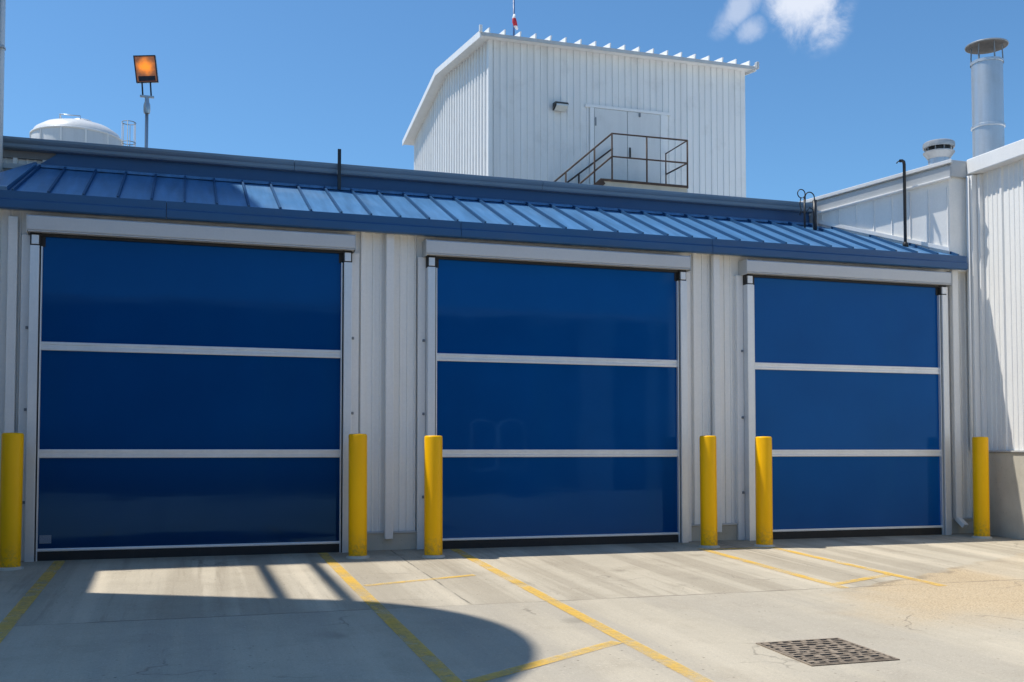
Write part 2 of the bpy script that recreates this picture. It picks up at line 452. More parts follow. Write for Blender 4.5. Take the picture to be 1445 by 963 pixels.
w = MB()
seg = [(-4.25, -1.34-ED), (1.564+ED, 2.611-ED), (5.50+ED, 6.524-ED), (9.204+ED, 9.84)]
for k, (a, b) in enumerate(seg):
    w.siding((a, WY), (b, WY), .18, 3.42, (0, -1), .30, start=(.06, .02, .05, .1)[k])
for a, b in doors:
    w.quad((a-ED, WY, 3.10), (b+ED, WY, 3.10), (b+ED, WY, 3.42), (a-ED, WY, 3.42))
w.build('wall', M['white_siding'], wh)
for a, b in seg:
    MB().box(a, b, .062, .30, -.1, .178).build('concrete_kick', M['concrete_wall'], wh, .006)
    MB().box(a, b, .045, .098, .180, .198).build('drip_flashing', M['grey_trim'], wh)

# upper wall, gutter, roof
m = MB(); m.siding((-4.25, 1.51), (-1.2, 1.51), 3.45, 4.377, (0, -1), .3); m.build('upper_wall', M['white_siding'], wh)
m = MB(); m.box(-4.25, -1.62, 1.40, 1.455, 4.16, 4.22); m.build('band_trim', M['grey_trim'], wh, .006)
m = MB()
m.bm.faces.new([m.bm.verts.new(v) for v in ((-1.62,1.425,4.20),(8.27,1.425,4.20),(8.27,1.425,4.392),(-1.35,1.425,4.392))])
m.box(-1.40, 8.27, 1.43, 1.46, 4.20, 4.39)
m.bm.faces.new([m.bm.verts.new(v) for v in ((-1.62,1.425,4.20),(-1.35,1.425,4.392),(-1.35,1.46,4.392),(-1.62,1.46,4.20))])
m.build('upper_fascia', M['fascia_blue'], wh)
ga = [-1.93, 1.2, 4.3, 8.285]
for f0, f1 in zip(ga, ga[1:]):
  m = MB()
  m.extrude_x([(1.46,4.378),(1.35,4.378),(1.335,4.395),(1.335,4.425),(1.315,4.440),(1.300,4.462),(1.300,4.490),(1.315,4.490),(1.46,4.490)], f0+.0015, f1-.0015)
  m.build('gutter', M['gutter'], wh, .004)
m = MB(); m.box(8.287, 8.33, 1.31, 1.46, 4.17, 4.494); m.build('gutter_end', M['grey_trim'], wh, .004)
m = MB(); m.prism([(-4.25,1.462),(9.8,1.462),(9.8,12.0),(30,12.0),(30,34),(-4.25,34)], 4.30, 4.47); m.build('roof', painted('flat_roof', (.24, .24, .235), .8, .15, dirt_amt=.4), wh)
m = MB(); m.box(-4.25, 24, 33.6, 33.8, 0, 4.3); m.build('rear_wall', M['grey_trim'], wh)

# canopy
E0, R0 = (-.09, 3.560), (1.40, 4.20)           # eave and ridge in (y, z)
def cz(y): return E0[1] + (R0[1]-E0[1])*(y-E0[0])/(R0[0]-E0[0])
m = MB()
m.bm.faces.new([m.bm.verts.new(v) for v in ((-2.02, E0[0], E0[1]), (9.60, E0[0], E0[1]), (9.60, R0[0], R0[1]), (-1.60, R0[0], R0[1]))])
xs = [-.66+.3165*i for i in range(-3, 33)]
for x in xs:
    if x > 9.6: continue
    xt = x + (.06 if x < -1.5 else 0)
    for dx0, dx1, hh in ((-.010, .010, .034),):
        a = [(x+dx0, E0[0]+.004, E0[1]), (x+dx1, E0[0]+.004, E0[1]), (xt+dx1, R0[0], R0[1]), (xt+dx0, R0[0], R0[1])]
        up = Vector((0, -.399, .917))*hh
        lo = [m.bm.verts.new(v) for v in a]; hi = [m.bm.verts.new(Vector(v)+up) for v in a]
        fs = [m.bm.faces.new(hi)]
        for i in range(4): fs.append(m.bm.faces.new((lo[i], lo[(i+1)%4], hi[(i+1)%4], hi[i])))
        for f in fs: f.material_index = 1
can = m.build('canopy_roof', M['roof_blue'], wh); can.data.materials.append(M['seam_blue'])
m = MB()   # rake flashing at the left end
up = Vector((0, -.385, .923))
for a, b, c, d, h in (((-2.03,-.09),(-1.66,-.09),(-1.585,1.40),(-1.615,1.40), .05),):
    lo = [m.bm.verts.new((p[0], p[1], cz(p[1])+.001)) for p in (a, b, c, d)]; hi = [m.bm.verts.new(Vector((p[0], p[1], cz(p[1])))+up*h) for p in (a, b, c, d)]
    m.bm.faces.new(hi)
    for i in range(4): m.bm.faces.new((lo[i], lo[(i+1)%4], hi[(i+1)%4], hi[i]))
m.build('rake_flashing', M['roof_blue'], wh)
m = MB(); m.extrude_x([(1.424,4.222),(1.424,4.240),(1.335,4.214),(1.328,4.182),(1.332,4.180),(1.342,4.205)], -1.60, 8.30)
m.build('ridge_flashing', M['roof_blue'], wh)
fa = [-2.32, -.20, 2.86, 5.93, 9.605]
for f0, f1 in zip(fa, fa[1:]):
  m = MB()
  m.extrude_x([(-.092,3.396),(-.112,3.408),(-.112,3.480),(-.096,3.495),(-.096,3.575),(-.060,3.575),(-.060,3.396)], f0+.002, f1-.002)
  m.build('eave_fascia', M['fascia_blue'], wh, .003)
m = MB(); m.box(-2.05, 9.60, -.058, .099, 3.42, 3.435); m.build('soffit', M['grey_trim'], wh)

# downpipes on the facade
def downpipe(x, zb, w_=.088, top=3.41):
    m = MB(); m.box(x, x+w_, .005, .070, zb, top)
    m.build('downpipe', M['white_trim'], wh, .008)
downpipe(2.055, .118); downpipe(6.0, .098); downpipe(-1.66, .15, top=3.35)
m = MB(); m.box(9.455, 9.545, .005, .072, .19, 3.41); m.bar((9.50, .04, .20), (9.53, -.07, .10), .085, .06)
m.build('downpipe', M['white_trim'], wh, .008)

def door(a, b, vinyl, sticker=False, label=None):
    m = MB(); m.quad((a-.012, .0, .095), (b+.012, .0, .095), (b+.012, .0, 3.24), (a-.012, .0, 3.24))
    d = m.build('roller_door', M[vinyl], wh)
    if label: d['label'] = label
    for z in (1.036, 2.086):
        m = MB()
        m.extrude_x([(-.004,z-.042),(-.020,z-.042),(-.024,z-.036),(-.024,z-.018),(-.016,z-.013),(-.016,z+.013),(-.024,z+.018),(-.024,z+.036),(-.020,z+.042),(-.004,z+.042)], a-.004, b+.004)
        m.build('wind_bar', M['alu'], d)
    m = MB(); m.extrude_x([(-.004,.088),(-.026,.088),(-.030,.094),(-.030,.110),(-.026,.116),(-.004,.116)], a-.004, b+.004)
    m.build('bottom_bar', M['alu'], d)
    m = MB(); m.box(a-.008, b+.008, -.018, .02, -.02, .087); m.build('bottom_seal', M['black'], d, .006)
    for s, x in ((-1, a), (1, b)):
        def bx(o0, o1, y0, y1, z0, z1, name, mat, bev=.003):
            m = MB(); m.box(min(x+s*o0, x+s*o1), max(x+s*o0, x+s*o1), y0, y1, z0, z1); return m.build(name, mat, d, bev)
        bx(.002, .014, -.040, .012, -.01, 3.06, 'track_strip', M['alu'], .002)
        bx(.014, .028, -.022, .012, -.01, 3.19, 'track_gap', M['black'], 0)
        bx(.028, .112, -.066, .060, -.012, 3.062, 'side_guide', M['alu'], .004)
        bx(.034, .100, -.062, .060, 3.075, 3.165, 'guide_cap', M['alu'], .004)
        bx(.020, .114, -.040, .058, 3.062, 3.19, 'cap_backing', M['black'], 0)
        bx(-.02, .020, -.006, .040, 3.06, 3.19, 'corner_block', M['black'], 0)
        bx(.114, ED, .030, .110, -.02, 3.18, 'jamb_trim', M['white_trim'], .004)
        for z in (.55, 1.45, 2.25):
            m = MB(); m.box(x+s*.138-.012, x+s*.138+.012, .012, .034, z, z+.028); m.build('bolt', M['dull_steel'], d, .004)
    # roll cover
    m = MB()
    m.extrude_x([(-.030,3.201),(-.098,3.201),(-.108,3.212),(-.108,3.336),(-.096,3.350),(.095,3.364),(.095,3.206)], a-.135, b+.135)
    hb = m.build('headbox', M['headbox'], d, .003)
    m = MB(); m.extrude_x([(-.110,3.190),(-.110,3.198),(.09,3.198),(.09,3.190)], a-.13, b+.13); m.build('headbox_lip', M['headbox'], d)
    m = MB(); m.box(a-.09, b+.09, -.03, .095, 3.16, 3.185); m.build('brush_seal', M['black'], d)
    for x in (a-.143, b+.135):
        m = MB(); m.box(x, x+.008, -.112, .095, 3.175, 3.358); m.build('end_plate', M['grey_trim'], d, .003)
    if sticker:
        m = MB(); m.box(a+.012, a+.118, -.003, -.001, .165, .245); m.build('warning_sticker', M['sticker'], d)
    return d
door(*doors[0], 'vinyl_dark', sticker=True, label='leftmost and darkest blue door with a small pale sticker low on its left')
door(*doors[1], 'vinyl', label='middle blue roll door between two white wall strips')
door(*doors[2], 'vinyl_pale', label='rightmost blue roll door beside the inner corner')

# ------------------------------------------------------------------ right wing and side building
sb = thing('side_building', 'white ribbed side building on the right with a tan concrete base and stepped parapet', 'building', (9.85, 0, 0))
XW = 9.85
m = MB(); m.siding((XW, .14), (XW, -9), 1.06, 4.86, (-1, 0), .36, prof=((0,0),(.012,.024),(.045,.024),(.057,0),(.12,0),(.125,.008),(.15,.008),(.155,0),(.20,0),(.205,.008),(.23,.008),(.235,0),(.28,0),(.285,.008),(.31,.008),(.315,0)), start=.2)
m.build('wall', M['white_siding'], sb)
m = MB(); m.box(XW-.035, XW+.3, -9, .058, -.5, 1.045); m.build('concrete_base', M['concrete_wall'], sb, .012)
m = MB(); m.box(XW-.055, XW+.01, -9, .04, 1.047, 1.068); m.build('drip_flashing', M['grey_trim'], sb)
m = MB(); m.box(9.70, 22, -9, -.004, 4.665, 4.865); m.build('roof_edge', M['white_trim'], sb, .012)
m = MB(); m.prism([(XW+.05,12),(XW+.05,.142),(XW+.28,.142),(XW+.28,-8.9),(22,-8.9),(22,12)], 0, 4.55); m.build('core_wall', M['white_siding'], sb)
m = MB(); m.box(9.79, 9.848, -.13, -.085, 1.07, 4.655); m.build('corner_trim', M['white_trim'], sb, .004)
m = MB(); m.box(9.715, 9.848, -.078, .040, 1.07, 4.655); m.build('corner_trim', M['white_trim'], sb, .004)
m = MB(); m.tube([(9.69, -.03, .2), (9.69, -.03, 4.64)], .018, 10); m.build('conduit', M['white_trim'], sb)
# the stepped wing whose slanting side rises over the canopy
P0, P1 = Vector((8.02, 1.88)), Vector((9.46, .045)); wd = (P1-P0).normalized(); wn = Vector((wd.y, -wd.x))   # wn faces the canopy
if wn.x > 0: wn = -wn
def wtop(t): return 4.46 + (4.80-4.46)*t
m = MB()
poly = [tuple(P0), tuple(P1), (9.844, .045), (9.844, .10), (9.9, .10), (9.9, 1.88)]
z1 = [wtop(0), wtop(1), wtop(1), wtop(1), wtop(1), wtop(.2)]
lo = [m.bm.verts.new((*p, 3.40)) for p in poly]; hi = [m.bm.verts.new((*p, z)) for p, z in zip(poly, z1)]
m.bm.faces.new(lo[::-1]); m.bm.faces.new(hi)
for i in range(len(poly)): m.bm.faces.new((lo[i], lo[(i+1)%6], hi[(i+1)%6], hi[i]))
wg = m.build('parapet_wall', M['white_siding'], sb)
m = MB()
L = (P1-P0).length
def wp(u, o, z): q = P0 + wd*u + wn*o; return (q.x, q.y, z)
def wline(u0, u1, o0, o1, za, zb, h):
    """long trim on the slanting wall: za/zb heights at the ends, h tall, from o0 to o1 proud"""
    v = [m.bm.verts.new(p) for p in (wp(u0,o0,za),wp(u1,o0,zb),wp(u1,o1,zb),wp(u0,o1,za),wp(u0,o0,za+h),wp(u1,o0,zb+h),wp(u1,o1,zb+h),wp(u0,o1,za+h))]
    for f in ((0,3,2,1),(4,5,6,7),(0,1,5,4),(1,2,6,5),(2,3,7,6),(3,0,4,7)): m.bm.faces.new([v[i] for i in f])
wline(0, L+.05, -.06, .075, wtop(0)+.002, wtop(1)+.002, .045); m.build('parapet_cap', M['white_trim'], wg, .004)
m = MB(); wline(0, L+.03, .0015, .055, wtop(0)-.16, wtop(1)-.175, .14); m.build('parapet_fascia', M['grey_trim'], wg, .004)
m = MB(); wline(0, L+.03, .0015, .085, wtop(0)-.186, wtop(1)-.202, .022); m.build('parapet_trim', M['white_trim'], wg, .004)
for u in [L-.02-.235*i for i in range(0, 9)]:
    v = wp(u, .003, 0); MB().box(v[0]-.006, v[0]+.006, v[1]-.006, v[1]+.006, 3.45, 4.5).build('panel_joint', M['white_trim'], wg)
m = MB()
za, zb = cz(P0.y)+.045, cz(P1.y)+.045
v0 = .0
wline(.55, L+.0, .0015, .035, cz((P0+wd*.55).y)+.03, cz(P1.y)+.03, .055); m.build('base_flashing', M['white_trim'], wg, .003)
m = MB(); m.box(9.455, 9.84, .0, .044, wtop(1)-.17, wtop(1)+.047); m.build('parapet_fascia', M['grey_trim'], wg, .005)

# ------------------------------------------------------------------ rooftop building (tower)
tw = thing('rooftop_building', 'tall white ribbed gabled block rising behind the canopy with a double door', 'building', (10.1, 16, 4.47))
TX0, TX1, TY0, TY1, TE, TR = 6.72, 13.46, 12.0, 20.3, 10.72, 11.34
def ttop(x, y): return TE + (TR-TE)*(1-abs(y-(TY0+TY1)/2)/((TY1-TY0)/2))
fp = ((0,0),(.01,.022),(.04,.022),(.05,0),(.11,0),(.115,.010),(.125,.010),(.13,0),(.22,0),(.225,.010),(.235,.010),(.24,0))
m = MB()
m.siding((TX0, TY0), (TX1, TY0), 4.3, TE, (0, -1), .335, prof=((0,0),(.012,.03),(.045,.03),(.057,0),(.165,0),(.175,.02),(.20,.02),(.21,0)), start=.08)
m.siding((TX0, TY1), (TX0, TY0), 4.3, ttop, (-1, 0), .27, prof=((0,0),(.02,.04),(.11,.04),(.13,0)), start=.05)
m.siding((TX1, TY1), (TX1, TY0), 4.3, ttop, (1, 0), .27, prof=((0,0),(.02,.04),(.11,.04),(.13,0)), start=.05)
m.siding((TX0, TY1), (TX1, TY1), 4.3, TE, (0, 1), .335, start=.08)
m.build('wall', M['tower_siding'], tw)
m = MB(); m.box(TX0-.045, TX0+.05, TY0-.036, TY0+.05, 4.3, TE); m.build('corner_trim', M['white_trim'], tw, .006)
# roof: two slopes, thick white edge
OY, OX = .30, .30
m = MB()
ym = (TY0+TY1)/2; sl = (TR-TE)/((TY1-TY0)/2)
def rz(y): return TR + .06 - sl*abs(y-ym)
pr = [(TY0-OY, rz(TY0-OY)), (ym, rz(ym)), (TY1+OY, rz(TY1+OY)), (TY1+OY, rz(TY1+OY)-.10), (ym, rz(ym)-.10), (TY0-OY, rz(TY0-OY)-.07)]
m.extrude_x(pr, TX0-OX, TX1+.12)
rf = m.build('roof', M['white_trim'], tw)
for x in (TX0-OX-.03, TX1+.122):
    m = MB(); m.extrude_x([(TY0-OY-.02, rz(TY0-OY)+.03), (ym, rz(ym)+.03), (TY1+OY+.02, rz(TY1+OY)+.03), (TY1+OY+.02, rz(TY1+OY)-.13), (ym, rz(ym)-.13), (TY0-OY-.02, rz(TY0-OY)-.13)], x, x+.028)
    m.build('rake_board', M['white_trim'], rf)
m = MB(); m.box(TX0-OX, TX1+.12, TY0-OY-.025, TY0-OY-.002, rz(TY0-OY)-.085, rz(TY0-OY)-.005); m.build('eave_trim', M['grey_trim'], rf)
for i in range(19):
    x = TX0-.10+i*.378
    m = MB(); a = (x, TY0-OY-.015, rz(TY0-OY)+.055); b = (x, ym, rz(ym)+.055); m.bar(a, b, .03, .13); m.build('standing_seam', M['white_trim'], rf)
m = MB(); m.box(TX1+.12, TX1+.20, TY0-OY-.10, TY0-OY+.02, rz(TY0-OY)-.08, rz(TY0-OY)+.10); m.build('gutter_end', M['grey_trim'], rf, .02)
m = MB(); m.box(TX0-OX-.05, TX0-OX+.02, TY0-OY-.06, TY0-OY+.0, rz(TY0-OY)-.02, rz(TY0-OY)+.15); m.build('gutter_end', M['white_trim'], rf, .01)
# double door
dw = painted('door_white', (.70, .70, .69), .45, .05, dirt_amt=.3)
dd = MB().box(9.33, 11.08, TY0-.036, TY0-.030, 7.38, 9.335).build('double_door', M['dull_steel'], tw)
for x0, x1 in ((9.34, 10.19), (10.205, 11.07)): MB().box(x0, x1, TY0-.052, TY0-.037, 7.38, 9.328).build('door_leaf', dw, dd, .003)
for q in ((9.22, 9.328, .058, 7.36, 9.336), (11.082, 11.25, .058, 7.36, 9.336), (9.10, 11.36, .060, 9.338, 9.41)): MB().box(q[0], q[1], TY0-q[2], TY0-.0, q[3], q[4]).build('door_frame', M['white_trim'], dd, .006)
m = MB(); m.bar((10.26, TY0-.09, 8.25), (10.26, TY0-.09, 8.36), .02); m.box(10.24, 10.28, TY0-.07, TY0-.052, 8.18, 8.44); m.build('handle', M['bronze'], dd)
MB().box(10.50, 10.54, TY0-.09, TY0-.052, 9.22, 9.31).build('door_closer', M['dull_steel'], dd); MB().box(9.35, 9.38, TY0-.07, TY0-.052, 8.9, 9.1).build('hinge', M['dull_steel'], dd)
# wall lamp
m = MB()
m.extrude_x([(TY0-.03,9.345),(TY0-.22,9.330),(TY0-.25,9.305),(TY0-.25,9.265),(TY0-.03,9.165)], 8.27, 8.60)
lp = m.build('wall_lamp', M['bronze'], tw, .01)
m = MB(); m.extrude_x([(TY0-.252,9.262),(TY0-.258,9.235),(TY0-.10,9.165),(TY0-.04,9.168),(TY0-.04,9.160),(TY0-.10,9.150),(TY0-.275,9.225),(TY0-.262,9.272)], 8.29, 8.58); m.build('lamp_lens', M['glass'], lp)

# stair landing with railing in front of the double door
pf = thing('stair_landing', 'rusty brown railing round a beige landing and stair below the double door', 'railing', (10.1, 10.8, 4.47))
PX0, PX1, PY0, PZ = 9.05, 11.22, 10.8, 7.27
m = MB(); m.box(PX0, PX1, PY0+.02, 11.93, PZ-.26, PZ-.012); m.build('deck', painted('beige_deck', (.42, .40, .34), .6, .1, dirt_amt=.4), pf, .006)
R = .021
def rail(pts, name='rail'):
    m = MB(); m.tube(pts, R, 8); m.build(name, M['rust'], pf)
xl = 9.30
st = (7.01-8.36)/(7.753-9.296)       # stair pitch
def sx(x, z): return (x, PY0, z)
x2 = 6.6
rail([(x2, PY0, 8.365-(xl-x2)*st), (xl, PY0, 8.365), (PX1, PY0, 8.375), (PX1, 11.95, 8.375), (PX1, 11.95, 7.26)], 'top_rail')
rail([(x2, PY0, 7.83-(xl-x2)*st), (xl, PY0, 7.83), (PX1, PY0, 7.835), (PX1, 11.95, 7.86)], 'middle_rail')
rail([(7.0, 11.85, 8.35-(9.763-7.0)*.787), (9.763, 11.85, 8.35)], 'top_rail')
for x in (xl, 10.175, PX1): rail([(x, PY0, PZ-.02), (x, PY0, 8.37)], 'post')
for x in (8.865, 8.165, 7.45): rail([(x, PY0, 8.365-(xl-x)*st-.95), (x, PY0, 8.365-(xl-x)*st)], 'post')
rail([(8.89, 11.85, 6.9), (8.89, 11.85, 8.35-(9.763-8.89)*.787)], 'post')
MB().bar((PX0, PY0-.012, PZ), (PX1, PY0-.012, PZ), .03, .05).build('deck_edge', M['rust'], pf); MB().bar((PX1+.012, PY0+.01, PZ), (PX1+.012, 11.93, PZ), .03, .05).build('deck_edge', M['rust'], pf)
for y in (PY0-.01, 11.88):
    m = MB(); m.bar((PX0+.02, y, PZ-.03), (PX0-2.6, y, PZ-.03-2.6*st), .04, .16); m.build('stringer', M['rust'] if y < 11 else M['grey_trim'], pf)
for i in range(11):
    x = PX0-.12-.235*i; z = PZ-.12-.235*st*i; MB().box(x-.12, x+.12, PY0+.02, 11.84, z-.03, z).build('tread', M['grey_trim'], pf)
for x in (9.3, 11.1):
    for y in (10.95, 11.7):
        m = MB(); m.box(x-.04, x+.04, y-.04, y+.04, 4.47, PZ-.261); m.build('leg', M['rust'], pf)
m = MB(); m.box(9.2, 11.1, 10.9, 11.8, PZ-.32, PZ-.262); m.build('deck_frame', M['black_paint'], pf)

# mast with a small windsock on the tower roof
fl = thing('flag_mast', 'thin blue mast with a limp red and white windsock on the tower roof', 'mast', (8.55, 15.9, 11.3))
m = MB(); m.tube([(8.55, 15.9, 11.25), (8.55, 15.9, 13.9)], .028, 8); m.build('pole', painted('mast_blue', (.07, .13, .28), .4), fl)
m = MB()
m.tube([(8.56, 15.88, 13.12), (8.545, 15.86, 13.02), (8.56, 15.86, 12.90), (8.59, 15.86, 12.80), (8.63, 15.85, 12.70)], [.03, .05, .065, .055, .03], 10)
m.build('windsock', M['flag'], fl)

# ------------------------------------------------------------------ roof-top things on the right
def stack(cx, cy):
    t = thing('exhaust_stack', 'tall grey metal exhaust stack with a flat round rain cap', 'chimney', (cx, cy, 4.55))
    m = MB(); m.lathe([(0, 4.56), (0.2372, 4.56), (0.2372, 7.33), (0.2446, 7.335), (0.2446, 7.37), (0.2518, 7.37), (0.2518, 7.33)], (cx, cy), 48); m.lathe([(0.2446, 7.37),(0.219, 7.37),(0.2117, 6.9)], (cx, cy), 48)
    m.build('pipe', M['steel'], t, autosmooth=35)
    m = MB(); m.lathe([(0.2387, 6.27), (0.257, 6.28), (0.257, 6.315), (0.2387, 6.325)], (cx, cy), 48); m.build('joint_ring', M['steel'], t, autosmooth=35)
    m = MB(); m.lathe([(0, 7.695), (0.1825, 7.68), (0.322, 7.645), (0.3285, 7.632), (0.325, 7.622), (0.318, 7.622)], (cx, cy), 48)
    cp = m.build('rain_cap', M['dull_steel'], t, autosmooth=35)
    m = MB(); m.lathe([(0.318, 7.623), (0.1825, 7.64), (0, 7.65)], (cx, cy), 48); m.build('cap_lining', M['cap_under'], cp)
    for i in range(6):
        a = i*PI/3+.3; m = MB(); m.bar((cx+.24*math.cos(a), cy+.24*math.sin(a), 7.33), (cx+.225*math.cos(a), cy+.225*math.sin(a), 7.64), .014); m.build('strut', M['dull_steel'], t)
    m = MB(); m.lathe([(0, 7.34), (0.08, 7.36), (0.09, 7.40), (0.05, 7.43), (0, 7.44)], (cx-.03, cy), 16); m.build('flap', M['steel'], t)
stack(12.35, 2.5)
cx, cy = 11.38, 2.5
t = thing('roof_vent', 'squat grey round roof vent with a ribbed mushroom cap', 'vent', (cx, cy, 4.55))
m = MB(); m.lathe([(0.162, 4.56), (0.162, 5.80)], (cx, cy), 40); m.build('pipe', M['steel'], t, autosmooth=35)
vm = painted('vent_metal', (.34, .36, .38), .42, .2, dirt=(.12, .11, .10), dirt_amt=.6, metallic=.35)
m = MB(); m.lathe([(0.166, 5.69), (0.20, 5.74), (0.236, 5.785), (0.238, 5.80), (0.225, 5.806), (0.17, 5.80)], (cx, cy), 40); m.build('collar', vm, t, autosmooth=30)
m = MB(); m.lathe([(0.19, 5.875), (0.236, 5.868), (0.242, 5.90), (0.236, 5.945), (0.215, 5.962), (0.16, 5.972), (0, 5.98)], (cx, cy), 40); m.build('cap', vm, t, autosmooth=30)
m = MB(); m.lathe([(0.167, 5.80), (0.167, 5.91)], (cx, cy), 40); m.build('dark_slot', M['black_paint'], t)
for i in range(10):
    a = i*PI/5; m = MB(); m.bar((cx+.198*math.cos(a), cy+.198*math.sin(a), 5.79), (cx+.209*math.cos(a), cy+.209*math.sin(a), 5.88), .012); m.build('slat', M['dull_steel'], t)

# black posts on the canopy
t = thing('conduit_post', 'tall thin black conduit with a hooked top against the white parapet', 'post', (9.02, .36, cz(.36)))
m = MB(); m.tube([(9.02, .36, 3.72), (9.02, .36, 4.84), (9.005, .35, 4.875), (8.98, .35, 4.885), (8.94, .34, 4.878)], .021, 10); m.build('pipe', M['black_paint'], t)
m = MB(); m.lathe([(.0, 3.735), (.04, 3.735), (.035, 3.79), (.021, 3.81)], (9.02, .36), 14); m.build('roof_boot', M['black'], t)
m = MB(); m.tube([(8.94, .34, 4.878), (8.905, .34, 4.865), (8.885, .34, 4.84)], .008, 6); m.build('wire', M['black_paint'], t)
t = thing('cable_post', 'short black post with looped cables where gutter meets parapet', 'post', (8.13, 1.08, cz(1.08)))
m = MB(); m.tube([(8.13, 1.08, 4.04), (8.13, 1.08, 4.47)], .028, 10); m.build('pipe', M['black_paint'], t)
m = MB(); m.tube([(7.985, 1.10, 4.03), (7.985, 1.10, 4.50)], .014, 8); m.build('rod', M['black_paint'], t)
def arc(c, r, a0, a1, n, y): return [(c[0]+r*math.cos(math.radians(a0+(a1-a0)*i/n)), y, c[1]+r*math.sin(math.radians(a0+(a1-a0)*i/n))) for i in range(n+1)]
m = MB(); m.tube(arc((7.93, 4.545), .058, -60, 285, 22, 1.09), .007, 6); m.build('cable', M['black_paint'], t)
m = MB(); m.tube([(7.985, 1.08, 4.44)]+arc((8.055, 4.50), .072, 175, 5, 14, 1.08)+[(8.13, 1.08, 4.45)], .008, 6); m.build('cable', M['black_paint'], t)
m = MB(); m.tube([(7.93, 1.08, 4.30), (7.97, 1.08, 4.27), (8.05, 1.08, 4.36), (8.12, 1.08, 4.33)], .007, 6); m.build('cable', M['black_paint'], t)
m = MB(); m.tube([(7.92, 1.09, 4.48), (7.905, 1.09, 4.40), (7.925, 1.09, 4.32), (7.90, 1.09, 4.25)], .007, 6); m.build('cable', M['black_paint'], t)
t = thing('roof_post', 'short flat black post standing up through the long gutter', 'post', (1.72, 1.27, 4.18))
m = MB(); m.box(1.70, 1.74, 1.255, 1.28, 4.17, 4.655); m.build('bar', M['black_paint'], t, .003)
m = MB(); m.box(1.695, 1.745, 1.281, 1.30, 4.36, 4.40); m.build('bracket', M['steel'], t)

# ------------------------------------------------------------------ left side: mast, tank, ladder cage, floodlight
t = thing('vent_mast', 'tall white pipe with a grey conduit at the left edge of the roof', 'mast', (-1.95, 1.24, 3.6))
m = MB(); m.tube([(-1.945, 1.24, 3.5), (-1.945, 1.24, 6.35)], .034, 14); m.build('pipe', M['white_trim'], t)
m = MB(); m.tube([(-1.985, 1.20, 3.5), (-1.985, 1.20, 6.3)], .022, 10); m.build('conduit', M['steel'], t)
for z in (5.42, 6.2): MB().box(-2.01, -1.905, 1.172, 1.278, z, z+.03).build('clamp', M['steel'], t, .004)

tk = thing('storage_tank', 'white domed storage tank showing over the left end of the roof', 'tank', (-3.0, 21.3, 0))
tx, ty, tr = -3.08, 21.3, 1.24
m = MB(); m.lathe([(tr, 0), (tr, 10.12), (tr-.01, 10.16), (tr*.93, 10.30), (tr*.75, 10.45), (tr*.45, 10.57), (tr*.15, 10.62), (0, 10.62)], (tx, ty), 64)
m.build('shell', painted('tank_white', (.66, .67, .67), .4, .08, dirt_amt=.3, streak=(4, 4, .2)), tk, autosmooth=40)
for i in range(12):
    a = i*PI/6-.25+PI; m = MB(); m.bar((tx+(tr+.006)*math.cos(a), ty+(tr+.006)*math.sin(a), 0), (tx+(tr+.006)*math.cos(a), ty+(tr+.006)*math.sin(a), 10.14), .045)
    m.build('weld_seam', M['white_trim'], tk)
m = MB(); m.lathe([(tr+.001, 10.105), (tr+.025, 10.11), (tr+.025, 10.15), (tr-.004, 10.16)], (tx, ty), 64); m.build('rim', M['white_trim'], tk)
m = MB(); m.tube([(tx-.45, ty-.3, 10.5), (tx-.45, ty-.3, 10.74), (tx+.10, ty-.3, 10.74), (tx+.10, ty-.3, 10.55)], .018, 8); m.tube([(tx-.45, ty-.3, 10.74), (tx-.45, ty+.3, 10.74)], .018, 8); m.build('hand_rail', M['steel'], tk)
m = MB(); m.lathe([(.28, 10.55), (.28, 10.68), (.0, 10.70)], (tx+.12, ty), 20); m.build('hatch', M['white_trim'], tk)

lc = thing('ladder_cage', 'small steel ladder cage just right of the domed tank', 'ladder', (-1.65, 20.2, 4.47))
lx, ly = -1.62, 20.2
for i in range(6):
    a = i*PI/3+.4; m = MB(); m.tube([(lx+.19*math.cos(a), ly+.19*math.sin(a), 4.5), (lx+.19*math.cos(a), ly+.19*math.sin(a), 10.44)], .011, 6); m.build('upright', M['dull_steel'], lc)
for z in (8.6, 9.3, 9.85, 10.43):
    m = MB(); m.tube([(lx+.19*math.cos(2*PI*i/20), ly+.19*math.sin(2*PI*i/20), z) for i in range(20)], .011, 6, closed=True); m.build('hoop', M['dull_steel'], lc)

fx, fy = -.622, 6.0
ft = thing('floodlight', 'square floodlight glowing orange on a slim grey pole above the roof', 'floodlight', (fx, fy, 4.47))
m = MB(); m.tube([(fx, fy, 4.45), (fx, fy, 6.40)], .026, 12); m.build('pole', M['steel'], ft)
m = MB(); m.lathe([(.0, 6.34), (.045, 6.34), (.052, 6.38), (.052, 6.47), (.035, 6.52), (.03, 6.60), (0, 6.60)], (fx, fy), 16); m.build('pole_socket', M['steel'], ft, autosmooth=35)
m = MB(); m.bar((fx-.105, fy, 6.605), (fx+.105, fy, 6.605), .05, .028); m.build('cross_bracket', M['steel'], ft, .004)
for s in (-.062, .062):
    m = MB(); m.bar((fx+s, fy, 6.61), (fx+s-.015, fy-.005, 6.83), .024, .03); m.build('arm', M['black_paint'], ft)
Rm = Matrix.Translation((fx-.022, fy-.03, 7.03)) @ Matrix.Rotation(math.radians(-6), 4, 'Z') @ Matrix.Rotation(math.radians(13), 4, 'X') @ Matrix.Rotation(math.radians(-5.5), 4, 'Y')
def head(mb, name, mat, parent, bev=0):
    o = mb.build(name, mat, None, bev)
    o.parent = parent
    o.matrix_basis = (Matrix.Translation(-root_loc(parent)) @ Rm) if parent is ft else Matrix.Identity(4)
    return o
